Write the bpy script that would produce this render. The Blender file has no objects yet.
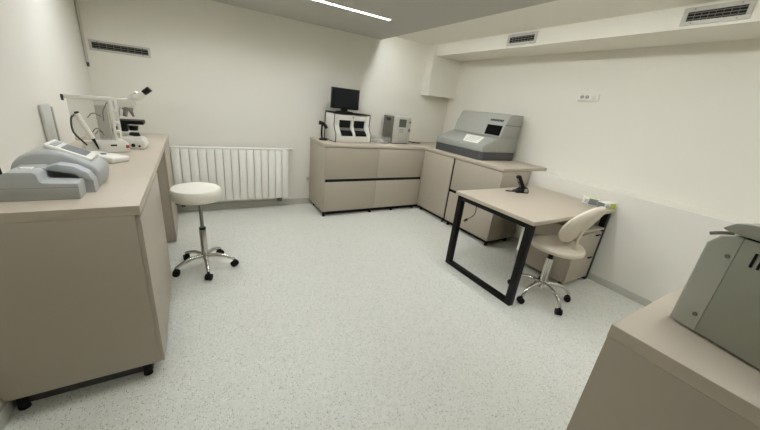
import bpy, bmesh, math, random
from mathutils import Vector, Matrix
random.seed(7)
S = bpy.context.scene
C = S.collection
PI = math.pi

# ------------------------------------------------------------------ materials
def lin(c):
    return tuple((v/12.92 if v <= .04045 else ((v+.055)/1.055)**2.4) for v in [x/255 for x in c]) + (1,)

def mat(name, rgb, rough=.5, metal=0.0, noise=0.03, scale=30, bump=0.0, alpha=1.0, trans=0.0, coat=0.0):
    m = bpy.data.materials.new(name); m.use_nodes = True
    nt = m.node_tree; b = nt.nodes['Principled BSDF']
    base = lin(rgb)
    b.inputs['Roughness'].default_value = rough
    b.inputs['Metallic'].default_value = metal
    b.inputs['Coat Weight'].default_value = coat
    if max(rgb) < 40: b.inputs['Specular IOR Level'].default_value = .22
    if trans: b.inputs['Transmission Weight'].default_value = trans
    b.inputs['Alpha'].default_value = alpha
    tc = nt.nodes.new('ShaderNodeTexCoord')
    n = nt.nodes.new('ShaderNodeTexNoise'); n.inputs['Scale'].default_value = scale; n.inputs['Detail'].default_value = 4
    nt.links.new(tc.outputs['Object'], n.inputs['Vector'])
    mx = nt.nodes.new('ShaderNodeMix'); mx.data_type = 'RGBA'
    mx.inputs['A'].default_value = tuple(c*(1-noise) for c in base[:3]) + (1,)
    mx.inputs['B'].default_value = tuple(min(1, c*(1+noise)) for c in base[:3]) + (1,)
    nt.links.new(n.outputs['Fac'], mx.inputs['Factor'])
    nt.links.new(mx.outputs['Result'], b.inputs['Base Color'])
    if bump:
        bp = nt.nodes.new('ShaderNodeBump'); bp.inputs['Strength'].default_value = bump; bp.inputs['Distance'].default_value = .002
        nt.links.new(n.outputs['Fac'], bp.inputs['Height']); nt.links.new(bp.outputs['Normal'], b.inputs['Normal'])
    return m

def emit(name, rgb, strength):
    m = bpy.data.materials.new(name); m.use_nodes = True
    nt = m.node_tree; nt.nodes.clear()
    e = nt.nodes.new('ShaderNodeEmission'); o = nt.nodes.new('ShaderNodeOutputMaterial')
    e.inputs['Color'].default_value = (*rgb, 1); e.inputs['Strength'].default_value = strength
    nt.links.new(e.outputs[0], o.inputs['Surface'])
    return m

def floor_material():
    m = bpy.data.materials.new('speckled_vinyl'); m.use_nodes = True
    nt = m.node_tree; b = nt.nodes['Principled BSDF']
    tc = nt.nodes.new('ShaderNodeTexCoord')
    def speck(scale, lo, hi, rnd):
        v = nt.nodes.new('ShaderNodeTexVoronoi'); v.inputs['Scale'].default_value = scale
        nt.links.new(tc.outputs['Object'], v.inputs['Vector'])
        r = nt.nodes.new('ShaderNodeMapRange'); r.inputs['From Min'].default_value = lo; r.inputs['From Max'].default_value = hi
        r.inputs['To Min'].default_value = 1; r.inputs['To Max'].default_value = 0
        nt.links.new(v.outputs['Distance'], r.inputs['Value'])
        s = nt.nodes.new('ShaderNodeSeparateColor'); nt.links.new(v.outputs['Color'], s.inputs[0])
        g = nt.nodes.new('ShaderNodeMath'); g.operation = 'GREATER_THAN'; g.inputs[1].default_value = rnd
        nt.links.new(s.outputs[0], g.inputs[0])
        mu = nt.nodes.new('ShaderNodeMath'); mu.operation = 'MULTIPLY'
        nt.links.new(r.outputs[0], mu.inputs[0]); nt.links.new(g.outputs[0], mu.inputs[1])
        return mu.outputs[0]
    def mix(a, fac, col):
        x = nt.nodes.new('ShaderNodeMix'); x.data_type = 'RGBA'
        if isinstance(a, tuple): x.inputs['A'].default_value = a
        else: nt.links.new(a, x.inputs['A'])
        if isinstance(col, tuple): x.inputs['B'].default_value = col
        nt.links.new(fac, x.inputs['Factor'])
        return x.outputs['Result']
    n = nt.nodes.new('ShaderNodeTexNoise'); n.inputs['Scale'].default_value = 45; n.inputs['Detail'].default_value = 6
    nt.links.new(tc.outputs['Object'], n.inputs['Vector'])
    c = mix(lin(FLOOR_A), n.outputs['Fac'], lin(FLOOR_B))
    c = mix(c, speck(95, .22, .34, .55), lin((228, 228, 218)))
    c = mix(c, speck(120, .24, .36, .60), lin((158, 161, 150)))
    c = mix(c, speck(85, .18, .27, .82), lin((124, 128, 118)))
    c = mix(c, speck(60, .12, .19, .88), lin((104, 108, 100)))
    nt.links.new(c, b.inputs['Base Color'])
    b.inputs['Roughness'].default_value = .38
    b.inputs['Specular IOR Level'].default_value = .35
    return m

FLOOR_A = (200, 201, 190); FLOOR_B = (217, 217, 206)
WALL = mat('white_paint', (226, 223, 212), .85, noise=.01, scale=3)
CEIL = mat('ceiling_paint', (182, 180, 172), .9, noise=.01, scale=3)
FLOOR = floor_material()
BASE = mat('grey_skirting', (186, 186, 175), .6)
LAM = mat('cashmere_laminate', (173, 163, 147), .45, noise=.02, scale=12)
TOPM = mat('cashmere_worktop', (186, 175, 157), .42, noise=.02, scale=12)
BLK = mat('black_metal', (14, 14, 14), .45)
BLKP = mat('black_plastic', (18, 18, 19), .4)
RUB = mat('black_rubber', (22, 21, 20), .7)
CHR = mat('chrome', (205, 203, 196), .18, 1.0, noise=.01)
STEEL = mat('brushed_steel', (150, 148, 140), .35, 1.0)
WPL = mat('white_plastic', (222, 220, 210), .4)
LEATH = mat('white_leatherette', (226, 222, 208), .5, bump=.15, scale=300)
CREAM = mat('cream_leatherette', (214, 203, 184), .5, bump=.15, scale=300)
RADW = mat('radiator_enamel', (236, 235, 226), .4)
GRYP = mat('grey_plastic', (172, 174, 171), .5)
GRYL = mat('light_grey_plastic', (176, 181, 182), .5)
ANL = mat('analyzer_grey', (157, 158, 149), .5)
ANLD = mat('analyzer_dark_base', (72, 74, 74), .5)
SMG = mat('warm_grey_plastic', (182, 180, 168), .5)
SMD = mat('dark_grey_side', (108, 104, 96), .55)
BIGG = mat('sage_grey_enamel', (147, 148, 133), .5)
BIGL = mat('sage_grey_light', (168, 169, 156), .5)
SCR = mat('screen_black', (10, 10, 12), .15)
SCRM = mat('monitor_screen', (26, 30, 32), .2)
SCRG = mat('lcd_green_grey', (78, 86, 74), .3)
SCRL = mat('lcd_grey', (120, 126, 126), .3)
PAPER = mat('paper_white', (232, 231, 222), .7)
LIME = mat('lime_print', (190, 205, 90), .6)
LIMEL = mat('pale_lime_print', (214, 222, 150), .6)
RED = mat('red_label', (170, 50, 60), .5)
VENTF = mat('vent_frame_alu', (190, 187, 178), .45)
VENTD = mat('vent_dark', (20, 20, 18), .8)
VENTS = mat('vent_slat', (112, 110, 102), .5)
CLEAR = mat('clear_acrylic', (215, 216, 208), .1, alpha=.3)
SMOKE = mat('clear_film', (200, 200, 190), .2, alpha=.22)
GLS = mat('lens_glass', (40, 44, 50), .1)
PIPE = mat('painted_conduit', (192, 189, 178), .5)
BOARD = mat('grey_board', (198, 197, 188), .7)
LC = (.96, .99, 1.04)
LED = emit('led_diffuser', LC, 36.0)
LEDM = emit('middle_led_diffuser', LC, 30.0)
LED_FILL = emit('added_fill_led', LC, 44.0)  # fill light added out of view to brighten the foreground worktop
LED2 = emit('cove_led_diffuser', LC, 21.5)

# ------------------------------------------------------------------ geometry helpers
def B(): return bmesh.new()

def box(bm, x0, x1, y0, y1, z0, z1, bev=0.0, seg=2):
    t = bmesh.new()
    bmesh.ops.create_cube(t, size=1)
    for v in t.verts:
        v.co = Vector(((x0+x1)/2 + v.co.x*(x1-x0), (y0+y1)/2 + v.co.y*(y1-y0), (z0+z1)/2 + v.co.z*(z1-z0)))
    if bev:
        bmesh.ops.bevel(t, geom=t.edges[:], offset=bev, segments=seg, profile=.5, affect='EDGES', clamp_overlap=True)
    merge(bm, t); return bm

def merge(bm, t):
    me = bpy.data.meshes.new('tmp'); t.to_mesh(me); t.free(); bm.from_mesh(me); bpy.data.meshes.remove(me)

def cyl(bm, a, b, r0, r1=None, seg=20):
    a, b = Vector(a), Vector(b); r1 = r0 if r1 is None else r1
    t = bmesh.new(); d = b-a
    bmesh.ops.create_cone(t, cap_ends=True, segments=seg, radius1=r0, radius2=r1, depth=d.length)
    q = Vector((0, 0, 1)).rotation_difference(d.normalized())
    bmesh.ops.transform(t, matrix=Matrix.Translation((a+b)/2) @ q.to_matrix().to_4x4(), verts=t.verts)
    merge(bm, t); return bm

def tube(bm, pts, r, seg=10, smooth=6):
    pts = [Vector(p) for p in pts]
    if smooth and len(pts) > 2:
        out = []
        P = [pts[0]*2-pts[1]] + pts + [pts[-1]*2-pts[-2]]
        for i in range(1, len(P)-2):
            for k in range(smooth):
                t = k/smooth; p0, p1, p2, p3 = P[i-1:i+3]
                out.append(.5*((2*p1)+(p2-p0)*t+(2*p0-5*p1+4*p2-p3)*t*t+(3*p1-p0-3*p2+p3)*t**3))
        out.append(pts[-1]); pts = out
    n = len(pts); rr = r if callable(r) else (lambda t: r)
    rings = []; up = Vector((0, 0, 1)); prev = None
    for i, p in enumerate(pts):
        d = (pts[min(i+1, n-1)]-pts[max(i-1, 0)]).normalized()
        if prev is None:
            u = d.orthogonal().normalized()
        else:
            u = (prev - d*prev.dot(d)).normalized()
        prev = u; w = d.cross(u)
        rings.append([bm.verts.new(p+(u*math.cos(2*PI*k/seg)+w*math.sin(2*PI*k/seg))*rr(i/(n-1))) for k in range(seg)])
    for a, b in zip(rings, rings[1:]):
        for k in range(seg):
            bm.faces.new((a[k], a[(k+1) % seg], b[(k+1) % seg], b[k]))
    bm.faces.new(rings[0][::-1]); bm.faces.new(rings[-1])
    return bm

def lathe(bm, prof, cx=0, cy=0, seg=40, sx=1, sy=1):
    rings = []
    for r, z in prof:
        if r < 1e-5: rings.append([bm.verts.new((cx, cy, z))])
        else: rings.append([bm.verts.new((cx+sx*r*math.cos(2*PI*k/seg), cy+sy*r*math.sin(2*PI*k/seg), z)) for k in range(seg)])
    for a, b in zip(rings, rings[1:]):
        for k in range(seg):
            k2 = (k+1) % seg
            if len(a) == 1 and len(b) == 1: continue
            if len(a) == 1: bm.faces.new((a[0], b[k2], b[k]))
            elif len(b) == 1: bm.faces.new((a[k], a[k2], b[0]))
            else: bm.faces.new((a[k], a[k2], b[k2], b[k]))
    return bm

def prism(bm, prof, axis, a, b, bev=0.0, seg=2):
    """extrude a 2D outline along an axis: prof gives the other two coordinates in x,y,z order"""
    t = bmesh.new()
    def mk(p, v):
        return {'x': (v, p[0], p[1]), 'y': (p[0], v, p[1]), 'z': (p[0], p[1], v)}[axis]
    va = [t.verts.new(mk(p, a)) for p in prof]; vb = [t.verts.new(mk(p, b)) for p in prof]
    n = len(prof)
    t.faces.new(va); t.faces.new(vb[::-1])
    for i in range(n): t.faces.new((va[i], vb[i], vb[(i+1) % n], va[(i+1) % n]))
    bmesh.ops.recalc_face_normals(t, faces=t.faces[:])
    if bev: bmesh.ops.bevel(t, geom=t.edges[:], offset=bev, segments=seg, profile=.5, affect='EDGES', clamp_overlap=True)
    merge(bm, t); return bm

def xf(bm, M):
    bmesh.ops.transform(bm, matrix=M, verts=bm.verts); return bm

def finish(bm, name, m, smooth=True):
    bmesh.ops.recalc_face_normals(bm, faces=bm.faces[:])
    me = bpy.data.meshes.new(name); bm.to_mesh(me); bm.free(); me.materials.append(m)
    if smooth:
        me.polygons.foreach_set('use_smooth', [True]*len(me.polygons)); me.set_sharp_from_angle(angle=math.radians(38))
    return me

def thing(name, label, cat, loc=(0, 0, 0), rotz=0, group=None):
    o = bpy.data.objects.new(name, None); C.objects.link(o)
    o.location = loc; o.rotation_euler = (0, 0, rotz); o.empty_display_size = .1
    o['label'] = label; o['category'] = cat
    if group: o['group'] = group
    return o

def root_of(o):
    while o.parent: o = o.parent
    return o

def obj(name, bm, m, parent=None, label=None, local=False):
    """one mesh object; world coordinates unless local (then in its thing's own frame)"""
    if parent is not None and not local:
        bmesh.ops.translate(bm, vec=-Vector(root_of(parent).location), verts=bm.verts)
    off = None
    if parent is None:
        lo = Vector((min(v.co.x for v in bm.verts), min(v.co.y for v in bm.verts), min(v.co.z for v in bm.verts)))
        hi = Vector((max(v.co.x for v in bm.verts), max(v.co.y for v in bm.verts), 0))
        off = Vector(((lo.x+hi.x)/2, (lo.y+hi.y)/2, lo.z)); bmesh.ops.translate(bm, vec=-off, verts=bm.verts)
    o = bpy.data.objects.new(name, finish(bm, name, m)); C.objects.link(o)
    if parent is not None: o.parent = parent
    else: o.location = off
    if label: o['label'] = label
    return o

def tag(o, label, cat, group=None):
    o['label'] = label; o['category'] = cat
    if group: o['group'] = group
    return o

def struct(name, bm, m, label=None, cat=None):
    o = obj(name, bm, m); o['kind'] = 'structure'
    if label: o['label'] = label
    if cat: o['category'] = cat
    return o

# ------------------------------------------------------------------ room (metres)
XL, D, W, WU = -.78, 3.983, 3.246, 3.51     # left wall, back wall, lower right wall, upper right wall
YF = -1.7                                    # wall behind the camera
ZL, ZC, ZU = .866, 2.182, 2.256              # ledge top, dropped ceiling, raised ceiling
XE, XS, ZS, YCO, XCO = 2.21, 3.03, 2.11, 3.82, 2.975
struct('floor', box(B(), XL-.1, WU+.1, YF-.1, D+.1, -.1, 0), FLOOR, 'light grey green speckled vinyl floor', 'floor')
struct('wall_back', box(B(), XL-.1, WU+.1, D, D+.1, 0, ZU+.1), WALL, 'white painted wall behind the radiator', 'wall')
struct('wall_left', box(B(), XL-.1, XL, YF, D, 0, ZU+.1), WALL, 'white painted wall along the left bench', 'wall')
struct('wall_right', box(B(), WU, WU+.1, YF, D, 0, ZU+.1), WALL, 'white painted upper wall with the socket', 'wall')
struct('wall_front', box(B(), XL-.1, WU+.1, YF-.1, YF, 0, ZU+.1), WALL, 'white wall behind the viewer', 'wall')
struct('wall_right_ledge', box(B(), W, WU, YF, D, 0, ZL), WALL, 'white lower wall standing forward as a ledge behind the desk', 'wall')
STRIPS = [(3.02, 3.065), (1.555, 1.60), (.095, .14)]; SX0, SX1 = -.52, 1.765; REC = .014; RX0 = .96
cb = box(B(), XL, XE, YF, D, ZC+REC+.004, ZU+.1)
ys = [YF] + [v for a, b in sorted(STRIPS) for v in (a, b)] + [D]
for a, b in zip(ys[::2], ys[1::2]): box(cb, XL, XE, a, b, ZC, ZC+REC+.004)
for a, b in STRIPS:
    box(cb, XL, SX0 if a > .5 else RX0, a, b, ZC, ZC+REC+.004); box(cb, SX1, XE, a, b, ZC, ZC+REC+.004)
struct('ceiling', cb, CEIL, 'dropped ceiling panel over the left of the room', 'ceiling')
struct('ceiling_raised', box(B(), XE, WU, YF, D, ZU, ZU+.1), WALL, 'raised ceiling strip beside the soffit', 'ceiling')
struct('soffit', box(B(), XS, WU, YF, YCO, ZS, ZU), WALL, 'boxed soffit carrying the vents along the right wall', 'soffit')
struct('pillar', box(B(), XCO, WU, YCO, D, 1.588, ZU), WALL, 'boxed corner column ending above the worktop', 'column')
bm = box(B(), XL, W, D-.012, D, 0, .075); struct('baseboard_back', bm, BASE, 'grey skirting under the radiator', 'skirting')
struct('baseboard_right', box(B(), W-.012, W, YF, D-.012, 0, .062), BASE, 'grey skirting at the foot of the right ledge wall', 'skirting')
struct('baseboard_left', box(B(), XL, XL+.012, YF, D-.012, 0, .062), BASE, 'grey skirting along the left wall', 'skirting')

# ------------------------------------------------------------------ ceiling lights
def strip(name, label, x0, x1, y0, y1, z, m, group=None):
    """z is the underside of the glowing diffuser"""
    t = thing(name, label, 'light', ((x0+x1)/2, (y0+y1)/2, z), group=group)
    obj('diffuser', box(B(), x0, x1, y0, y1, z, z+.0035), m, t)
lab = ['glowing white linear light set in the dropped ceiling towards the back wall',
       'linear light set across the middle of the dropped ceiling',
       'unseen short fill light added above the foreground bench to brighten its top']
for (a, b), l, m in zip(STRIPS, lab, (LED, LEDM, LED_FILL)): strip('linear_ceiling_light', l, (SX0 if a > .5 else RX0)+.002, SX1-.002, a+.002, b-.002, ZC+REC, m)  # the last, short one is the added unseen fill light
strip('linear_ceiling_light', 'long linear light on the raised ceiling tucked behind the dropped ceiling edge', 2.218, 2.248, -1.2, 3.75, ZU-.004, LED2)

# ------------------------------------------------------------------ vents, socket, conduit
def vent(label, face, a0, a1, b0, b1, slats, group):
    """face: ('x', value) or ('y', value), front side faces -axis; a horizontal range, b height range"""
    ax, v = face
    def bx(bm, a, b, z0, z1, d0, d1, bev=0):
        if ax == 'x': box(bm, v-d1, v-d0, a, b, z0, z1, bev)
        else: box(bm, a, b, v-d1, v-d0, z0, z1, bev)
    loc = (v, (a0+a1)/2, b0) if ax == 'x' else ((a0+a1)/2, v, b0)
    t = thing('air_vent', label, 'vent', loc, group=group)
    fw = .027 if ax == 'x' else .019; fb = B()
    bx(fb, a0, a1, b1-fw, b1, 0, .009, .002); bx(fb, a0, a1, b0, b0+fw, 0, .009, .002)
    bx(fb, a0, a0+fw, b0+fw, b1-fw, 0, .009, .002); bx(fb, a1-fw, a1, b0+fw, b1-fw, 0, .009, .002)
    fr = obj('frame', fb, VENTF, t)
    bk = B(); bx(bk, a0+fw, a1-fw, b0+fw, b1-fw, 0.0005, .002); obj('backing', bk, VENTD, t)
    ih = b1-b0-2*fw
    for i in range(slats):
        z = b0+fw+ih*(i+.5)/slats
        sb = B(); bx(sb, a0+fw, a1-fw, z-.0022, z+.0022, .002, .008); obj('slat', sb, VENTS, t)
    for k in range(1, 8):
        a = a0+fw+(a1-a0-2*fw)*k/8; dv = B()
        bx(dv, a-.0012, a+.0012, b0+fw, b1-fw, .002, .005)
        obj('vertical_vane', dv, VENTS, t)
    for a in (a0+.06, a1-.06):
        for z in (b0+.013, b1-.013):
            sb = B()
            if ax == 'x': cyl(sb, (v-.009, a, z), (v-.0115, a, z), .005)
            else: cyl(sb, (a, v-.009, z), (a, v-.0115, z), .005)
            obj('screw', sb, STEEL, t)
vent('dark slatted air vent in a pale frame on the white back wall, above the microscope', ('y', D), -.738, -.294, 1.58, 1.668, 3, 'wall and soffit air vents')
vent('smaller looking air vent on the soffit, further away and above the grey analyzer', ('x', XS), 2.28, 2.635, 2.128, 2.238, 3, 'wall and soffit air vents')
vent('air vent with screwed frame on the soffit nearest the viewer, at the upper right', ('x', XS), .805, 1.15, 2.128, 2.238, 3, 'wall and soffit air vents')

t = thing('wall_socket', 'white double socket plate on the upper right wall', 'socket', (WU, 1.866, 1.646))
obj('plate', box(B(), WU-.014, WU, 1.764, 1.968, 1.646, 1.714, .003), PAPER, t)
for y in (1.925, 1.875):
    r = obj('socket_outlet', cyl(B(), (WU-.0141, y, 1.682), (WU-.0150, y, 1.682), .02), mat('socket_recess', (186, 183, 172), .6), t)
    hb = B()
    for dy in (-.009, .009): cyl(hb, (WU-.0151, y+dy, 1.682), (WU-.0157, y+dy, 1.682), .005, seg=10)
    obj('pin_holes', hb, VENTD, r)
obj('blank_insert', box(B(), WU-.0165, WU-.0141, 1.785, 1.835, 1.66, 1.70, .001), WPL, t)

bm = tube(B(), [(XL+.012, D-.012, 2.18), (XL+.012, D-.012, 1.475)], .011, smooth=0)
t = thing('wall_conduit', 'thin grey conduit running down the back left corner', 'pipe', (XL+.012, D-.012, 1.47))
obj('pipe', bm, PIPE, t)
obj('end_cap', cyl(B(), (XL+.012, D-.012, 1.475), (XL+.012, D-.012, 1.44), .011, .009), mat('conduit_end', (70, 66, 60), .6), t)

# ------------------------------------------------------------------ radiator
t = thing('radiator', 'long white sectional radiator under nothing on the back wall beside the stool'.replace(' under nothing', ''), 'radiator', (.35, 3.9, 0))
N = 16; rx0, rx1 = -.31, .99; pitch = (rx1-rx0)/N
for i in range(N):
    a = rx0+i*pitch
    sb = box(B(), a+.0032, a+pitch-.0032, 3.868, 3.893, .135, .735, .002)
    box(sb, a+pitch/2-.015, a+pitch/2+.015, 3.893, 3.935, .16, .71)
    box(sb, a+.004, a+pitch-.004, 3.875, 3.94, .735, .742, .002)
    obj('section', sb, RADW, t)
hb = B()
for z in (.70, .18): tube(hb, [(rx0+.01, 3.915, z), (rx1-.01, 3.915, z)], .016, smooth=0)
obj('header_pipe', hb, RADW, t)
obj('top_grille', box(B(), rx0, rx1, 3.866, 3.945, .7425, .757, .003), RADW, t)
vb = cyl(B(), (rx1, 3.915, .75), (rx1+.03, 3.915, .75), .012); cyl(vb, (rx1+.028, 3.915, .75), (rx1+.062, 3.915, .75), .016)
obj('bleed_valve', vb, WPL, t)
for x in (rx0+.14, rx1-.1):
    fb = box(B(), x-.02, x+.02, 3.88, D-.005, .085, .135)
    obj('bracket', fb, mat('bracket_grey', (84, 82, 76), .6), t)
pv = cyl(B(), (1.262, D, .36), (1.262, D-.05, .36), .016); cyl(pv, (1.262, D-.03, .36), (1.262, D-.055, .36), .024)
tag(obj('pipe_stub', pv, PIPE), 'small grey capped pipe stub on the back wall beside the drawer cabinet', 'pipe')

# ------------------------------------------------------------------ left bench
YB, YB2, XB = 1.52, 3.72, -.222
def feet(t, pts, z, r=.02):
    for x, y in pts:
        fb = cyl(B(), (x, y, 0), (x, y, .012), r*1.15, r*1.1); cyl(fb, (x, y, .012), (x, y, z), r, r)
        obj('foot', fb, RUB, t)
t = thing('base_cabinet', 'beige laminate base cabinet on black feet under the near end of the left worktop', 'cabinet', (-.5, 1.95, 0))
obj('body', box(B(), XL+.005, XB-.019, YB, 2.34, .08, .8605, .001), LAM, t)
obj('door', box(B(), XB-.0185, XB, YB+.001, 2.339, .082, .845, .001), LAM, t)
feet(t, [(-.3, YB+.032), (-.735, YB+.032), (-.3, 2.28), (-.735, 2.28)], .08, .017)
obj('shade_strip', box(B(), XL+.03, XB-.06, YB+.052, 2.30, .001, .0795), ANLD, t, 'dark strip added as the shade under the cabinet')  # dark grey board added to stand for the shaded floor below the body
t = thing('base_cabinet', 'beige laminate base cabinet beyond the knee space at the far end of the left worktop', 'cabinet', (-.5, 3.4, 0))
obj('body', box(B(), XL+.005, XB-.019, 3.131, YB2, .008, .8605, .001), LAM, t)
obj('door', box(B(), XB-.0185, XB, 3.132, YB2-.001, .012, .845, .001), LAM, t)
feet(t, [(-.28, 3.17), (-.735, 3.17), (-.28, 3.68), (-.735, 3.68)], .008, .02)
tag(obj('worktop', box(B(), XL, XB+.002, YB-.001, YB2, .861, .901, .0015), TOPM), 'long beige worktop along the left wall carrying the microscope', 'worktop')

# ------------------------------------------------------------------ back and right cabinets
XC, YC, ZG, XM, XR, YG, YR = 1.314, 3.427, .46, 2.03, 2.76, 2.824, 2.086
def drawer_fronts_back(t, x0, x1):
    for z0, z1 in ((.064, ZG-.018), (ZG+.018, .858)):
        obj('drawer_front', box(B(), x0+.0015, x1-.0015, YC, YC+.018, z0, z1, .001), LAM, t)
    obj('grip_channel', box(B(), x0, x1, YC+.008, YC+.0185, ZG-.018, ZG+.018), BLK, t)
t = thing('drawer_cabinet', 'beige two drawer cabinet with exposed side panel, nearest the radiator', 'cabinet', (1.67, 3.7, 0), group='back wall drawer cabinets')
obj('body', box(B(), XC, XM-.0005, YC+.019, D-.014, .062, .8605, .001), LAM, t)
obj('side_panel', box(B(), XC-.018, XC-.0005, YC, D-.014, .062, .8605, .001), LAM, t)
obj('shade_strip', box(B(), XC+.05, XM-.001, YC+.07, D-.05, .001, .0615), BLKP, t, 'dark strip added as the shade under the cabinet')  # black board added as the shade below this cabinet
drawer_fronts_back(t, XC, XM); feet(t, [(XC+.005, YC+.022), (XM-.05, YC+.022), (XC+.03, D-.1), (XM-.05, D-.1)], .062, .016)
t = thing('drawer_cabinet', 'beige two drawer cabinet under the small grey instrument, next to the inner corner', 'cabinet', (2.4, 3.7, 0), group='back wall drawer cabinets')
obj('body', box(B(), XM+.0005, XR-.001, YC+.019, D-.014, .062, .8605, .001), LAM, t)
drawer_fronts_back(t, XM, XR-.001); obj('shade_strip', box(B(), XM, XR+.07, YC+.07, D-.05, .001, .0615), BLKP, t, 'dark strip added as the shade under the cabinet')  # added black board, under-cabinet shade up to the inner corner
feet(t, [(XM+.3, YC+.03), (XR-.06, YC+.04), (XM+.05, D-.1), (XR-.06, D-.1)], .062, .016)
t = thing('corner_cabinet', 'beige corner cabinet with one tall plain door, below the grey analyzer', 'cabinet', (3.0, 3.2, 0))
obj('body', box(B(), XR+.019, W-.014, YG, YC+.018, .062, .8605, .001), LAM, t)
obj('door', box(B(), XR, XR+.018, YG+.015, YC-.001, .064, .858, .001), LAM, t)
obj('grip_channel', box(B(), XR+.008, XR+.0185, YG-.015, YG+.015, .062, .86), BLK, t)
obj('shade_strip', box(B(), XR+.0705, W-.05, YG+.001, YC+.06, .001, .0615), BLKP, t, 'dark strip added as the shade under the cabinet')  # added black board in place of the corner's shade at floor level
feet(t, [(XR+.05, YC-.05), (XR+.03, YG+.05), (W-.1, YG+.05)], .062, .016)
t = thing('drawer_cabinet', 'beige two drawer cabinet at the free end of the right worktop, behind the desk', 'cabinet', (3.0, 2.45, 0))
obj('body', box(B(), XR+.019, W-.014, YR, YG-.0005, .062, .8605, .001), LAM, t)
for z0, z1 in ((.064, ZG-.018), (ZG+.018, .858)):
    obj('drawer_front', box(B(), XR, XR+.018, YR+.0005, YG-.0155, z0, z1, .001), LAM, t)
obj('grip_channel', box(B(), XR+.008, XR+.0185, YR+.0005, YG-.0155, ZG-.018, ZG+.018), BLK, t)
obj('shade_strip', box(B(), XR+.0705, W-.05, YR+.06, YG-.001, .001, .0615), BLKP, t, 'dark strip added as the shade under the cabinet')  # added black board, shade under the end cabinet
feet(t, [(XR+.025, YR+.025), (XR+.03, YG-.06), (W-.1, YR+.05)], .062, .016)
bm = B()
prism(bm, [(XC-.02, YC-.003), (XR-.003, YC-.003), (XR-.003, YR-.004), (WU-.002, YR-.004), (WU-.002, D-.001), (XC-.02, D-.001)], 'z', .8665, .901, .0015)
tag(obj('worktop', bm, TOPM), 'beige L shaped worktop around the back right corner', 'worktop')

# ------------------------------------------------------------------ desk
XD, YD, YD2, ZD, XD2 = 2.024, 1.177, 1.977, .727, W-.016
t = thing('desk', 'beige topped desk on black metal loop legs against the right wall', 'desk', (2.63, 1.58, 0))
obj('desktop', box(B(), XD, XD2, YD, YD2, ZD-.03, ZD, .0015), TOPM, t)
def loop(x):
    lb = B(); s = .05; y0, y1 = YD+.02, YD2-.02; zt = ZD-.0305
    box(lb, x, x+.05, y0, y0+s, 0, zt, .001); box(lb, x, x+.05, y1-s, y1, 0, zt, .001)
    box(lb, x+.0003, x+.0497, y0+s, y1-s, .0, .035, .001); box(lb, x+.0003, x+.0497, y0+s, y1-s, zt-.04, zt-.0003, .001)
    return lb
obj('leg_frame', loop(XD+.016), BLK, t); obj('leg_frame', loop(XD2-.066), BLK, t)
for y in (YD+.1, YD2-.14):
    obj('crossbar', box(B(), XD+.067, XD2-.067, y, y+.04, ZD-.071, ZD-.0312), BLK, t)
obj('cable_cover', box(B(), XD+.08, XD+.11, YD+.10, YD+.13, .44, ZD-.072, .003), WPL, t, 'pale grey cable cover inside the leg')

# cable hanging under the desk
t = thing('power_cable', 'thin black cable with a plug hanging below the left end of the desk', 'cable', (2.2, 1.93, .43))
pc = tube(B(), [(2.23, 1.9, .655), (2.255, 1.905, .558), (2.25, 1.91, .497), (2.206, 1.925, .46), (2.185, 1.93, .448)], .004, 8)
obj('cord', pc, BLKP, t)
obj('plug', cyl(B(), (2.19, 1.929, .450), (2.158, 1.935, .434), .012, .009), BLKP, t)

# drawer pedestal under the desk
t = thing('drawer_pedestal', 'beige two drawer pedestal under the desk beside the right wall', 'cabinet', (2.95, 1.46, 0))
px0, px1, py0, py1 = 2.775, 3.152, 1.19, 1.72
obj('body', box(B(), px0, px1, py0+.019, py1, .045, .535, .001), LAM, t)
for i, (z0, z1) in enumerate(((.047, .29), (.296, .515))):
    d = obj('drawer_front', box(B(), px0, px1, py0, py0+.018, z0, z1, .001), LAM, t)
    obj('handle', box(B(), px1-.11, px1-.04, py0-.014, py0-.001, z1-.03, z1-.018, .002), BLK, d)
obj('top_panel', box(B(), px0-.003, px1+.003, py0-.004, py1, .5355, .552, .001), LAM, t)
feet(t, [(px0+.04, py0+.05), (px1-.04, py0+.05), (px0+.04, py1-.04), (px1-.04, py1-.04)], .045, .016)

# ------------------------------------------------------------------ near bench at the right
XN, YN = .941, .256
t = thing('base_cabinet', 'beige laminate cabinet in the right foreground', 'cabinet', (1.4, -.3, 0))
obj('body', box(B(), XN+.0185, 1.76, YN-1.2, YN-.001, .06, .8605, .001), LAM, t)
obj('side_panel', box(B(), XN+.001, XN+.018, YN-1.2, YN-.001, .06, .8605, .001), LAM, t)
feet(t, [(XN+.06, YN-.06), (1.7, YN-.06), (XN+.06, YN-1.1), (1.7, YN-1.1)], .06, .019)
tag(obj('worktop', box(B(), XN, 1.78, YN-1.21, YN, .861, .9, .0015), TOPM), 'beige worktop in the right foreground carrying the large cropped machine', 'worktop')

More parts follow.
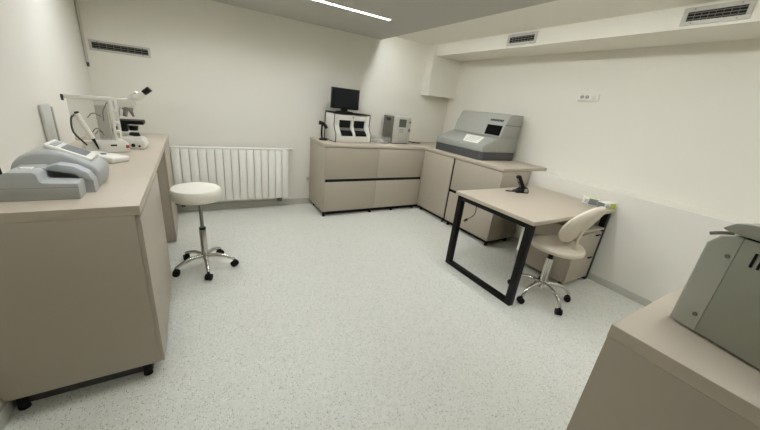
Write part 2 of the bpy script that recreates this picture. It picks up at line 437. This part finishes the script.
# ------------------------------------------------------------------ castor star base
def star(t, angs, r, hub_z, leg_r, wheel_r=.026):
    for a in angs:
        c, s = math.cos(a), math.sin(a)
        lb = tube(B(), [(.018*c, .018*s, hub_z), (r*.45*c, r*.45*s, hub_z+.004), (r*.8*c, r*.8*s, hub_z-.02), (r*c, r*s, wheel_r*2+.014)],
                  lambda k: leg_r*(1.25-.45*k), 10)
        lg = obj('leg', lb, CHR, t, local=True)
        cyl_b = cyl(B(), (r*c, r*s, wheel_r*2+.001), (r*c, r*s, wheel_r*2+.02), .008)
        a2 = a+1.1; u = Vector((math.cos(a2), math.sin(a2), 0)); o = Vector((r*c, r*s, wheel_r))
        cb = B()
        for k in (-1, 1): cyl(cb, o+u*(k*.006), o+u*(k*.022), wheel_r, wheel_r*.93, seg=22)
        cyl(cb, o-u*.006, o+u*.006, wheel_r*.6, seg=14)
        cyl(cb, o+Vector((0, 0, .006)), o+Vector((0, 0, wheel_r+.012)), .009, seg=12)
        obj('castor', cb, RUB, t, local=True)
        cyl_b.free()

# stool
t = thing('stool', 'round white padded stool on a chrome five castor base', 'stool', (-.005, 2.575, 0))
star(t, [math.radians(57+72*k) for k in range(5)], .215, .105, .0145)
obj('gas_lift', lathe(B(), [(0, .085), (.026, .085), (.026, .11), (.025, .13), (.024, .335), (.019, .345), (0, .345)]), CHR, t, local=True)
obj('piston', cyl(B(), (0, 0, .345), (0, 0, .585), .013), STEEL, t, local=True)
obj('collar', cyl(B(), (0, 0, .332), (0, 0, .352), .0235), BLKP, t, local=True)
obj('seat', lathe(B(), [(0, .583), (.145, .583), (.160, .588), (.168, .602), (.170, .635), (.168, .657), (.158, .672), (.135, .679), (0, .682)], -.018, 0, seg=56), LEATH, t, local=True)
obj('seat_plate', box(B(), -.07, .07, -.06, .06, .57, .5835), BLKP, t, local=True)
lv = tube(B(), [(-.03, -.01, .572), (-.10, -.035, .566), (-.15, -.055, .572)], .006); obj('lever', lv, BLKP, t, local=True)

# task chair
CA = math.radians(-87)
t = thing('task_chair', 'cream task chair with oval backrest on chrome castors, tucked at the desk', 'chair', (2.41, 1.19, 0), CA)
star(t, [math.radians(35+72*k)-CA for k in range(5)], .235, .14, .0145)
obj('gas_lift', lathe(B(), [(0, .10), (.032, .10), (.032, .15), (.027, .16), (.027, .37), (0, .37)]), CHR, t, local=True)
obj('piston', cyl(B(), (0, 0, .37), (0, 0, .444), .02), BLKP, t, local=True)
obj('seat_plate', box(B(), -.10, .11, -.09, .09, .442, .4575, .003), BLKP, t, local=True)
sb = lathe(B(), [(0, .446), (.15, .446), (.182, .451), (.2, .463), (.204, .479), (.198, .491), (.172, .500), (.10, .505), (0, .505)], seg=56)
for v in sb.verts:
    v.co.z += .35*max(0, abs(v.co.y)-.1)**1.5 + .012; v.co.x += .012
obj('seat', sb, CREAM, t, local=True)
br = tube(B(), [(.05, 0, .452), (.13, 0, .47), (.145, 0, .52), (.145, 0, .60), (.16, 0, .68)], .011, 10)
obj('back_bracket', br, CREAM, t, local=True)
bb = lathe(B(), [(0, -.03), (.6, -.03), (.88, -.026), (.98, -.012), (1.0, .004), (.96, .02), (.8, .027), (0, .03)], seg=56)
for v in bb.verts:
    v.co.x *= .185; v.co.y *= .19
    v.co.z += .8*v.co.y*v.co.y
xf(bb, Matrix.Translation((.145, 0, .715)) @ Matrix.Rotation(math.radians(27), 4, 'Y') @ Matrix.Rotation(math.radians(-90), 4, 'Y') @ Matrix.Rotation(math.radians(0), 4, 'Z'))
obj('backrest', bb, CREAM, t, local=True)

# ------------------------------------------------------------------ things on the back worktop
ZT = .9015
# dual bay instrument
ry = math.radians(6)
t = thing('bench_instrument', 'white and black instrument with two angled bays, under the monitor', 'instrument', (1.487, 3.585, ZT), ry)
Wd = .51
def sp(dy): return [(0+dy, 0), (0+dy, .095), (.075+dy, .19), (.05+dy, .33), (.055+dy, .335)]
core = [(.018, .004), (.018, .085), (.09, .17), (.09, .33), (.30, .33), (.30, .004)]
obj('housing', prism(B(), core, 'x', .012, Wd-.012), WPL, t, local=True)
cheek = [(0, .004), (0, .105), (.03, .135), (.062, .20), (.052, .325), (.30, .335), (.30, .004)]
for x0, x1 in ((0, .07), (.242, .278), (Wd-.06, Wd)):
    obj('front_cheek', prism(B(), cheek, 'x', x0, x1, .004), WPL, t, local=True)
obj('lower_fascia', box(B(), .071, Wd-.061, .002, .02, .004, .075, .003), WPL, t, local=True)
obj('upper_fascia', box(B(), .071, Wd-.061, .054, .092, .262, .325, .004), WPL, t, local=True)
obj('top_cover', box(B(), -.004, Wd+.004, .045, .305, .3355, .35, .004), BLKP, t, local=True)
outl = [(-.002, .0), (-.002, .106), (.028, .137), (.06, .20), (.05, .33)]
for xo in (-.0052, Wd+.0012):
    ob = B()
    for (a, b), (c, d) in zip(outl, outl[1:]):
        tube(ob, [(xo+.002, a, b), (xo+.002, c, d)], .005, 6, 0)
    tube(ob, [(xo+.002, .302, .0), (xo+.002, .302, .335)], .005, 6, 0)
    tube(ob, [(xo+.002, -.002, .004), (xo+.002, .302, .004)], .005, 6, 0)
    obj('edge_trim', ob, BLKP, t, local=True)
for x0, x1 in ((.073, .239), (.281, .447)):
    by = obj('bay', prism(B(), [(.083, .172), (.083, .275), (.0895, .275), (.0895, .172)], 'x', x0, x1), SCR, t, local=True)
    obj('bay_ledge', prism(B(), [(.013, .088), (.085, .172), (.089, .170), (.017, .084)], 'x', x0+.012, x1-.002), SMD, by, local=True)
    obj('bay_tray', prism(B(), [(.003, .078), (.003, .100), (.05, .142), (.056, .136), (.018, .078)], 'x', x0+.012, x1-.002), SCR, by, local=True)
obj('indicator', cyl(B(), (.26, .0535, .30), (.26, .05, .30), .011), STEEL, t, local=True)
# monitor
t = thing('monitor', 'small black flat monitor standing on the white two bay instrument', 'monitor', (1.66, 3.765, ZT+.3505), math.radians(4))
obj('base', box(B(), -.09, .09, -.06, .07, 0, .012, .005), BLKP, t, local=True)
obj('stand', prism(B(), [(-.045, .012), (.045, .012), (.03, .06), (-.03, .06)], 'y', .0, .03), BLKP, t, local=True)
h = obj('screen_housing', box(B(), -.19, .19, -.02, .025, .038, .279, .006), BLKP, t, local=True)
obj('display', box(B(), -.175, .175, -.0215, -.0195, .055, .264), SCRM, h, local=True)
# scanner
t = thing('barcode_scanner', 'small black handheld scanner on its stand left of the two bay instrument', 'scanner', (1.42, 3.70, ZT))
obj('base', lathe(B(), [(0, 0), (.052, 0), (.052, .012), (.04, .024), (0, .028)], 1.415, 3.70, 30, 1.05, 1.0), BLKP, t).location.z = ZT-ZT
for o in t.children:
    if o.name.startswith('base'): o.location = (0, 0, ZT)
obj('neck', tube(B(), [(1.40, 3.71, ZT+.012), (1.393, 3.715, ZT+.09), (1.395, 3.71, ZT+.18)], .011), BLKP, t)
hd = tube(B(), [(1.36, 3.725, ZT+.205), (1.39, 3.71, ZT+.202), (1.42, 3.695, ZT+.183), (1.448, 3.68, ZT+.145)], lambda k: .025-.007*k, 12)
obj('head', hd, BLKP, t)
t.location.x -= .024; t.location.y += .05
# clear tray
t = thing('clear_tray', 'clear plastic tray of folded film between the two instruments on the back worktop', 'tray', (2.19, 3.69, ZT))
obj('shell', prism(B(), [(2.06, 3.60), (2.265, 3.60), (2.25, 3.76), (2.07, 3.77)], 'z', ZT, ZT+.004), CLEAR, t)
for a, b in (((2.06, 3.60), (2.29, 3.60)), ((2.265, 3.60), (2.25, 3.76)), ((2.27, 3.76), (2.07, 3.77)), ((2.07, 3.77), (2.06, 3.60))):
    wb = B(); vs = [wb.verts.new(p) for p in ((*a, ZT+.004), (*b, ZT+.004), (*b, ZT+.085), (*a, ZT+.085))]; wb.faces.new(vs)
    bmesh.ops.solidify(wb, geom=wb.faces[:], thickness=.003)
    obj('side', wb, CLEAR, t)
cb = B()
for k in range(7):
    x = 2.085+.022*k
    tube(cb, [(x, 3.64, ZT+.012), (x+.02, 3.67, ZT+.03+.02*(k % 2)), (x+.01, 3.72, ZT+.02)], .009, 6)
obj('film', cb, SMOKE, t)
# small instrument
t = thing('small_instrument', 'small grey benchtop instrument with green grey display and dark side panel', 'instrument', (2.47, 3.75, ZT))
x0, x1, y0, y1 = 2.335, 2.6, 3.625, 3.91
obj('housing', prism(B(), [(x0, y0+.012), (x0+.02, y0), (x1, y0), (x1, y1), (x0, y1)], 'z', ZT+.012, ZT+.365, .004), SMG, t)
sd = obj('side_panel', box(B(), x0-.006, x0-.0002, y0+.02, y1-.003, ZT+.012, ZT+.36, .002), SMD, t)
obj('vent_grip', box(B(), x0-.0085, x0-.0055, y0+.10, y0+.20, ZT+.30, ZT+.335), SCR, sd)
obj('front_panel', box(B(), x0+.03, x0+.215, y0-.008, y0-.0002, ZT+.02, ZT+.355, .004), SMG, t)
obj('side_column', box(B(), x0+.2185, x1-.002, y0-.014, y0-.0002, ZT+.03, ZT+.35, .004), SMG, t)
obj('display', box(B(), x0+.07, x0+.185, y0-.0105, y0-.0075, ZT+.228, ZT+.332), SCRG, t)
kb = B()
for i in range(3):
    for j in range(3): box(kb, x0+.085+.022*i, x0+.1+.022*i, y0-.0095, y0-.0075, ZT+.155+.018*j, ZT+.167+.018*j)
obj('keypad', kb, mat('keypad_grey', (140, 138, 128), .6), t)
obj('knob', cyl(B(), (x1-.025, y0-.014, ZT+.30), (x1-.025, y0-.026, ZT+.30), .013), SMD, t)
obj('port', box(B(), x1-.04, x1-.012, y0-.026, y0-.0142, ZT+.175, ZT+.215, .003), SMD, t)
obj('base_plate', box(B(), x0+.01, x1-.012, y0+.01, y1-.01, ZT, ZT+.0118), SMD, t)
t = thing('power_cable', 'short black cable with a plug lying right of the small grey instrument', 'cable', (2.7, 3.75, ZT))
obj('plug', cyl(B(), (2.66, 3.83, ZT+.021), (2.73, 3.83, ZT+.019), .02, .015), BLKP, t)
obj('cord', tube(B(), [(2.73, 3.83, ZT+.018), (2.79, 3.82, ZT+.012), (2.85, 3.77, ZT+.008), (2.92, 3.77, ZT+.008)], .007, 8), BLKP, t)

# ------------------------------------------------------------------ large analyzer on the right worktop
t = thing('benchtop_analyzer', 'large grey analyzer with dark base and small black screen on the right worktop', 'analyzer', (3.1, 2.95, ZT))
ay0, ay1 = 2.50, 3.325
obj('base', prism(B(), [(2.885, ay0), (2.845, ay0+.06), (2.84, ay1-.02), (2.86, ay1), (3.42, ay1), (3.42, ay0)], 'z', ZT, ZT+.095, .004), ANLD, t)
lip = [(2.845, ZT+.0955), (2.85, ZT+.17), (3.06, ZT+.255), (3.13, ZT+.27), (3.43, ZT+.27), (3.43, ZT+.0955)]
obj('lower_housing', prism(B(), lip, 'y', ay0-.002, ay1+.002, .008), ANL, t)
up = [(3.09, ZT+.2705), (3.10, ZT+.28), (3.135, ZT+.41), (3.205, ZT+.528), (3.235, ZT+.537), (3.43, ZT+.537), (3.43, ZT+.2705)]
obj('upper_housing', prism(B(), up, 'y', ay0-.002, ay1-.03, .008), ANL, t)
# slanted screen set on the upper front: face runs from (3.10, .295) to (3.215, .41)
def slant(u, v, h):  # u along y, v up the slope, h above it
    p0, p1 = Vector((3.10, 0, ZT+.28)), Vector((3.135, 0, ZT+.41))
    d = (p1-p0); n = Vector((-d.z, 0, d.x)).normalized(); q = p0+d*v+n*h
    return Vector((q.x, u, q.z))
def slab(y0, y1, v0, v1, h0, h1):
    b = B(); vs = [[b.verts.new(slant(u, v, h)) for u, v in ((y0, v0), (y1, v0), (y1, v1), (y0, v1))] for h in (h0, h1)]
    b.faces.new(vs[0]); b.faces.new(vs[1][::-1])
    for i in range(4): b.faces.new((vs[0][i], vs[0][(i+1) % 4], vs[1][(i+1) % 4], vs[1][i]))
    return b
obj('display', slab(2.525, 2.75, .06, .93, .0005, .004), SCR, t)
obj('seam_panel', box(B(), 3.14, 3.4298, ay0-.0045, ay0-.0022, ZT+.41, ZT+.416), ANLD, t)
def on_lip(a, b, h):
    p0, p1 = Vector((2.85, 0, ZT+.17)), Vector((3.06, 0, ZT+.255)); d = p1-p0; n = Vector((-d.z, 0, d.x)).normalized()
    q = p0+d*a+n*h; return (q.x, b, q.z)
lb = B(); vs = [[lb.verts.new(on_lip(a, b, h)) for a, b in ((.12, 2.62), (.12, 2.86), (.92, 2.98), (.92, 2.68))] for h in (.0004, .002)]
lb.faces.new(vs[0]); lb.faces.new(vs[1][::-1])
for i in range(4): lb.faces.new((vs[0][i], vs[0][(i+1) % 4], vs[1][(i+1) % 4], vs[1][i]))
ls = obj('instruction_label', lb, PAPER, t, 'white printed instruction label')
pb = B()
for r_ in range(5):
    for k in range(4):
        y = 2.70+.045*k; a = .25+.12*r_
        vs = [pb.verts.new(on_lip(aa, bb_, .0026)) for aa, bb_ in ((a, y), (a, y+.03), (a+.04, y+.03), (a+.04, y))]
        pb.faces.new(vs)
obj('print', pb, mat('grey_print', (150, 150, 142), .7), ls)
nb = B()
for k in range(9):
    y = 2.555+.022*k; b = B()
    q0, q1 = Vector((3.135, 0, ZT+.41)), Vector((3.205, 0, ZT+.528)); d = q1-q0; n = Vector((-d.z, 0, d.x)).normalized()
    vs = []
    for h in (.0005, .003):
        vs.append([b.verts.new((q0.x+d.x*v+n.x*h, yy, q0.z+d.z*v+n.z*h)) for yy, v in ((y, .30), (y+.015, .30), (y+.015, .50), (y, .50))])
    b.faces.new(vs[0]); b.faces.new(vs[1][::-1])
    for i in range(4): b.faces.new((vs[0][i], vs[0][(i+1) % 4], vs[1][(i+1) % 4], vs[1][i]))
    merge(nb, b)
obj('name_plate', nb, BLKP, t)

# ------------------------------------------------------------------ telephone on the desk
t = thing('telephone', 'black cordless telephone standing in its cradle on the desk', 'telephone', (2.715, 1.815, ZD), math.radians(-22))
obj('cradle', prism(B(), [(-.06, 0), (.07, 0), (.072, .02), (.05, .06), (.015, .055), (-.02, .03), (-.06, .012)], 'y', -.038, .038, .004), BLKP, t, local=True)
HM = Matrix.Translation((.028, 0, .03)) @ Matrix.Rotation(math.radians(-33), 4, 'Y')
h = obj('handset', xf(box(B(), -.017, .017, -.026, .026, 0, .155, .007), HM), BLKP, t, local=True)
obj('display', xf(box(B(), -.0182, -.0168, -.017, .017, .10, .135), HM), SCRL, h, local=True)
keys = B()
for i in range(3):
    for j in range(4): box(keys, -.0182, -.0168, -.017+.0125*i, -.008+.0125*i, .03+.014*j, .038+.014*j)
obj('keypad', xf(keys, HM), mat('key_grey', (120, 118, 112), .5), h, local=True)
pan = B(); vs = [pan.verts.new(p) for p in ((.02, -.0392, .012), (.06, -.0392, .012), (.048, -.0392, .05), (.02, -.0392, .048))]; pan.faces.new(vs)
bmesh.ops.solidify(pan, geom=pan.faces[:], thickness=.001)
obj('cradle_panel', pan, SMG, t, local=True)
obj('cord', tube(B(), [(-.06, 0, .006), (-.10, .004, .006), (-.15, .0, .006)], .006, 8), BLKP, t, local=True)

# cartons on the desk
def carton(label, x, y, rz, L, Wd_, H, front, topm):
    t = thing('carton', label, 'box', (x, y, ZD+.0005), math.radians(rz))
    obj('sleeve', box(B(), -L/2, L/2, -Wd_/2, Wd_/2, 0, H, .001), PAPER, t, local=True)
    obj('end_flap', box(B(), -L/2-.001, -L/2, -Wd_/2+.003, Wd_/2-.003, .003, H-.003), SCRL, t, local=True)
    obj('printed_top', box(B(), -L/2+.012, L/2-.012, -Wd_/2+.006, Wd_/2-.006, H, H+.0008), topm, t, local=True)
    obj('printed_corner', box(B(), L/2-.075, L/2-.004, -Wd_/2-.001, -Wd_/2, .004, H-.004), front, t, local=True)
    pb = B()
    for k in range(3): box(pb, -L/2+.02, -L/2+.07-.01*k, -Wd_/2-.0008, -Wd_/2, H*(.25+.2*k), H*(.33+.2*k))
    obj('print', pb, SCRL, t, local=True)
carton('white carton with pale lime top lying at the wall edge of the desk', 3.135, 1.365, -68, .13, .075, .06, SCRL, LIMEL)
carton('small white carton with bright lime corner on the near right desk corner', 3.155, 1.235, -12, .145, .07, .055, LIME, PAPER)

# ------------------------------------------------------------------ left worktop instruments
# strip reader nearest the viewer
t = thing('test_strip_reader', 'grey rounded benchtop reader with tilted display, nearest on the left worktop', 'reader', (-.52, 1.85, ZT))
z = ZT
lo = [(-.668, z), (-.534, z), (-.534, z+.108), (-.55, z+.114), (-.62, z+.112), (-.65, z+.085), (-.67, z+.05)]
obj('rear_block', prism(B(), lo, 'y', 1.7905, 1.8515, .004), GRYP, t)
deck = [(-.668, z), (-.425, z), (-.423, z+.066), (-.526, z+.07), (-.533, z+.076), (-.537, z+.104), (-.548, z+.113), (-.62, z+.112), (-.65, z+.085), (-.67, z+.05)]
obj('front_deck', prism(B(), deck, 'y', 1.70, 1.79, .004), GRYP, t)
obj('slot_floor', box(B(), -.533, -.395, 1.7915, 1.8515, z, z+.052), GRYP, t)
obj('slot_bed', box(B(), -.53, -.425, 1.792, 1.851, z+.0523, z+.0545), VENTD, t, 'dark test strip slot')
hump = [(-.675, z), (-.395, z), (-.384, z+.03), (-.382, z+.08), (-.40, z+.105), (-.445, z+.135), (-.49, z+.156), (-.535, z+.166), (-.58, z+.164), (-.62, z+.148), (-.65, z+.115), (-.67, z+.06)]
obj('hump_cover', prism(B(), hump, 'y', 1.852, 2.05, .014, 3), GRYP, t)
arch = [(-.533, z+.114), (-.50, z+.125), (-.45, z+.115), (-.41, z+.088), (-.394, z+.053), (-.43, z+.053), (-.45, z+.082), (-.533, z+.10)]
obj('slot_arch', prism(B(), arch, 'y', 1.792, 1.851, .003), GRYL, t)
# tilted display unit on the hump
pa, pb_ = Vector((-.555, 0, z+.192)), Vector((-.408, 0, z+.125)); dd = pb_-pa; nn = Vector((-dd.z, 0, dd.x)).normalized()
if nn.z < 0: nn = -nn
def tslab(a0, a1, y0, y1, h0, h1, bev=0):
    b = B(); out = []
    prof = [pa+dd*a0+nn*h0, pa+dd*a1+nn*h0, pa+dd*a1+nn*h1, pa+dd*a0+nn*h1]
    prism(b, [(p.x, p.z) for p in prof], 'y', y0, y1, bev); return b
du = obj('display_unit', tslab(0, 1, 1.90, 2.03, -.02, 0, .006), WPL, t)
obj('display', tslab(.32, .84, 1.918, 2.012, .0003, .002), SCRL, du)
kb = B()
for j in range(3):
    b = tslab(.1, .22, 1.915+.034*j, 1.938+.034*j, .0003, .003); merge(kb, b)
obj('keypad', kb, GRYL, du)
obj('white_label', box(B(), -.60, -.565, 1.76, 1.79, z+.1125, z+.1155), PAPER, t)
obj('seam', box(B(), -.672, -.424, 1.6994, 1.70, z+.05, z+.0512), SMD, t)
t.location.y -= .05
# cable behind it
t = thing('power_cable', 'dark looped cable at the far left behind the grey reader', 'cable', (-.73, 1.8, ZT))
obj('cord', tube(B(), [(-.682, 1.80, ZT+.05), (-.686, 1.80, ZT+.11), (-.71, 1.80, ZT+.135), (-.75, 1.80, ZT+.11), (-.765, 1.81, ZT+.005)], .004, 8), BLKP, t)
# grey board on the wall
t = thing('grey_board', 'narrow grey board leaning on the left wall behind the grey reader', 'board', (-.76, 2.73, ZT))
obj('panel', box(B(), XL+.001, XL+.02, 2.655, 2.795, ZT, 1.185, .009), BOARD, t)
obj('edge', box(B(), XL+.002, XL+.022, 2.796, 2.82, ZT, 1.165, .004), mat('dark_board_edge', (164, 162, 153), .7), t)
# white flat reader
t = thing('handheld_reader', 'flat white handheld reader with one dark button beyond the grey reader', 'reader', (-.485, 2.455, ZT), math.radians(-42))
hb = box(B(), -.125, .125, -.055, .055, 0, .036, .01, 3)
obj('shell', hb, WPL, t, local=True)
obj('button', lathe(B(), [(0, .0385), (.012, .0385), (.012, .036), (0, .036)], .0, .0, 20, 1.5, 1), BLKP, t, local=True)
obj('paper_slip', box(B(), .03, .11, -.033, .033, .0362, .0372), PAPER, t, local=True)

# framed stand device
t = thing('framed_sample_stand', 'white framed stand with clear panel, tilted arm and red lamp, before the microscope', 'instrument', (-.54, 2.68, ZT))
obj('base', prism(B(), [(-.64, ZT), (-.392, ZT), (-.392, ZT+.055), (-.42, ZT+.085), (-.63, ZT+.08)], 'y', 2.60, 2.69, .008), WPL, t)
pb = box(B(), -.468, -.452, 2.60, 2.625, ZT+.08, 1.2355, .003); box(pb, -.424, -.408, 2.665, 2.69, ZT+.06, 1.245, .003)
obj('post', pb, WPL, t)
bp = B()
for zz in (1.03, 1.09, 1.16, 1.231): box(bp, -.4515, -.4245, 2.618, 2.674, zz, zz+.014)
obj('rungs', bp, WPL, t)
obj('top_bar', box(B(), -.685, -.437, 2.60, 2.63, 1.236, 1.258, .004), WPL, t)
obj('bar_end_cap', box(B(), -.695, -.6852, 2.598, 2.632, 1.222, 1.257, .003), BLKP, t)
obj('clear_panel', box(B(), -.672, -.47, 2.612, 2.616, ZT+.085, 1.2358), SMOKE, t)
obj('grey_panel', box(B(), -.535, -.47, 2.66, 2.664, ZT+.085, 1.20, .001), mat('panel_grey', (170, 168, 158), .5), t)
ab = tube(B(), [(-.640, 2.60, 1.15), (-.590, 2.585, 1.0)], .0145, 12, 0)
arm = obj('arm', ab, WPL, t)
obj('arm_tip', tube(B(), [(-.590, 2.585, 1.0), (-.583, 2.58, .98), (-.572, 2.572, .935)], lambda k: .011-.007*k, 10, 0), BLKP, arm)
obj('arm_knob', cyl(B(), (-.652, 2.60, 1.152), (-.63, 2.60, 1.156), .008), BLKP, arm)
for nm, pts, r in (('tubing', [(-.65, 2.60, 1.145), (-.672, 2.60, 1.12), (-.677, 2.60, 1.05), (-.66, 2.59, 1.01), (-.625, 2.58, .96)], .007),
                   ('tubing', [(-.585, 2.65, 1.12), (-.55, 2.66, 1.15), (-.51, 2.66, 1.13)], .004),
                   ('tubing', [(-.50, 2.66, 1.10), (-.495, 2.66, 1.16), (-.475, 2.655, 1.205), (-.462, 2.65, 1.225)], .004),
                   ('tubing', [(-.575, 2.65, 1.03), (-.545, 2.66, 1.055), (-.515, 2.66, 1.03)], .004),
                   ('tubing', [(-.56, 2.65, 1.02), (-.535, 2.66, 1.04), (-.51, 2.66, 1.01)], .004)):
    obj(nm, tube(B(), pts, r*.75, 8), mat('grey_tubing', (52, 50, 46), .5), t)
obj('red_lamp', box(B(), -.415, -.395, 2.5975, 2.60, ZT+.03, ZT+.05, .001), RED, t)
obj('switch', box(B(), -.50, -.465, 2.5975, 2.60, ZT+.045, ZT+.056, .001), BLKP, t)
t.location.y += .05; t.rotation_euler = (0, 0, math.radians(22)); t.scale = (.95, 1, 1); t.location.x -= .01; t.location.y += .015

# microscope
t = thing('microscope', 'white laboratory microscope with black eyepieces and black stage', 'microscope', (-.4, 2.86, ZT))
yA, yB = 2.875, 2.985; ym = (yA+yB)/2
basep = [(-.51, ZT), (-.325, ZT), (-.308, ZT+.02), (-.312, ZT+.055), (-.335, ZT+.078), (-.40, ZT+.09), (-.51, ZT+.09)]
obj('base', prism(B(), basep, 'y', yA-.035, yB+.015, .012, 3), WPL, t)
obj('base_knobs', cyl(cyl(B(), (-.385, yA-.036, ZT+.03), (-.385, yA-.048, ZT+.03), .012), (-.35, yA-.036, ZT+.025), (-.35, yA-.044, ZT+.025), .007), BLKP, t)
arm_ = [(-.50, ZT+.0905), (-.46, ZT+.0905), (-.455, ZT+.20), (-.44, ZT+.28), (-.36, ZT+.287), (-.345, ZT+.30), (-.35, ZT+.335), (-.38, ZT+.345), (-.47, ZT+.335), (-.505, ZT+.30)]
obj('arm', prism(B(), arm_, 'y', ym-.032, ym+.032, .006), WPL, t)
obj('lamp_condenser', cyl(cyl(B(), (-.38, ym, ZT+.086), (-.38, ym, ZT+.11), .035, .028), (-.38, ym, ZT+.125), (-.38, ym, ZT+.158), .024, .03), BLKP, t)
obj('stage', box(B(), -.458, -.312, yA-.01, yB+.01, ZT+.173, ZT+.198, .003), BLKP, t)
obj('stage_carrier', box(B(), -.4595, -.41, ym-.05, ym+.05, ZT+.12, ZT+.1728, .003), BLKP, t)
fk = cyl(B(), (-.47, ym-.032, ZT+.13), (-.47, ym-.075, ZT+.13), .024); cyl(fk, (-.47, ym-.075, ZT+.13), (-.47, ym-.085, ZT+.13), .014)
obj('focus_knob', fk, BLKP, t)
np_ = cyl(B(), (-.395, ym, ZT+.286), (-.40, ym, ZT+.262), .035, .03)
ns = obj('nosepiece', np_, STEEL, t)
for a in (20, 140, 260):
    c, s = math.cos(math.radians(a)), math.sin(math.radians(a))
    ob_ = cyl(B(), (-.40+.018*c, ym+.018*s, ZT+.262), (-.402+.034*c, ym+.034*s, ZT+.222), .011, .007)
    obj('objective', ob_, STEEL, ns)
hd = prism(B(), [(-.39, ZT+.3455), (-.352, ZT+.338), (-.318, ZT+.335), (-.30, ZT+.365), (-.335, ZT+.40), (-.36, ZT+.385)], 'y', ym-.045, ym+.045, .006)
hh = obj('head', hd, WPL, t)
for dy in (-.029, .029):
    e = cyl(B(), (-.335, ym+dy, ZT+.352), (-.288, ym+dy, ZT+.392), .026, .019)
    ep = obj('eyepiece', e, WPL, hh)
    e2 = cyl(B(), (-.292, ym+dy, ZT+.389), (-.250, ym+dy, ZT+.424), .0175, .0185)
    obj('eyecup', e2, BLKP, ep)

# ------------------------------------------------------------------ large cropped machine in the right foreground
t = thing('large_machine', 'large sage grey machine with hinged lid, cropped at the right edge', 'instrument', (1.15, .2, .9005), math.radians(-16))
# local frame: x goes into the machine, y runs back along its visible side (negative = towards the viewer's right)
Lm, Dm = -.62, .55
obj('feet_plate', box(B(), .02, Dm-.02, Lm+.02, -.02, 0, .006), VENTD, t, local=True)
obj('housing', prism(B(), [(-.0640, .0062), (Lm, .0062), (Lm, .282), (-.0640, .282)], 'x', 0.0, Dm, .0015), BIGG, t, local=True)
fp = prism(B(), [(0, .0062), (-.0632, .0062), (-.0632, .282), (-.045, .282), (-.018, .27), (0, .245)], 'x', 0.0, Dm)
bmesh.ops.remove_doubles(fp, verts=fp.verts, dist=1e-6)
ed = [e for e in fp.edges if all(abs(v.co.x) < 1e-5 and v.co.y > -.05 for v in e.verts) and not all(v.co.z < .01 for v in e.verts)]
bmesh.ops.bevel(fp, geom=ed, offset=.014, segments=3, profile=.5, affect='EDGES', clamp_overlap=True)
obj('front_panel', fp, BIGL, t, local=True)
for yy, zz in ((-.052, .228), (-.05, .05)):
    obj('screw', cyl(B(), (-.0002, yy, zz), (-.003, yy, zz), .005), SMD, t, local=True)
for k in range(7):
    y = -.094-.013*k
    b = prism(B(), [(y, .222), (y-.005, .222), (y-.005, .258), (y, .258)], 'x', -.0016, -.0002)
    obj('vent_slot', b, VENTD, t, local=True)
lid = [(-.036, .287), (-.018, .292), (-.04, .313), (-.09, .325), (Lm-.01, .325), (Lm-.01, .287)]
obj('lid', prism(B(), lid, 'x', -.006, Dm+.005, .004), BIGG, t, local=True)
obj('lid_gap', box(B(), .006, Dm-.006, Lm+.01, -.066, .2822, .2878), VENTD, t, local=True)
obj('latch', tube(B(), [(.020, -.034, .283), (.012, -.012, .275), (.006, .004, .267)], .0045, 8), STEEL, t, local=True)

# ------------------------------------------------------------------ camera
R = [[0.8625573884535574, -0.4951762954067655, 0.10389989456881388],
     [-0.08419013953077566, -0.3429576492619913, -0.9355704523008825],
     [0.49890557426227206, 0.7982358594299813, -0.3375096157002225]]
cam = bpy.data.cameras.new('camera'); co = bpy.data.objects.new('camera', cam); C.objects.link(co)
M = Matrix(((R[0][0], -R[1][0], -R[2][0], 0), (R[0][1], -R[1][1], -R[2][1], 0), (R[0][2], -R[1][2], -R[2][2], 1.397), (0, 0, 0, 1)))
co.matrix_world = M
cam.sensor_width = 36; cam.lens = 307.88*36/760; cam.clip_start = .02
S.camera = co

w = bpy.data.worlds.new('world'); S.world = w; w.use_nodes = True
w.node_tree.nodes['Background'].inputs['Color'].default_value = (1, .97, .9, 1)
w.node_tree.nodes['Background'].inputs['Strength'].default_value = 0.0
S.view_settings.view_transform = 'Standard'; S.view_settings.look = 'None'
S.view_settings.exposure = 1.25; S.view_settings.gamma = 1; S.view_settings.use_curve_mapping = False
S.cycles.max_bounces = 10; S.cycles.diffuse_bounces = 8
S.cycles.use_denoising = True
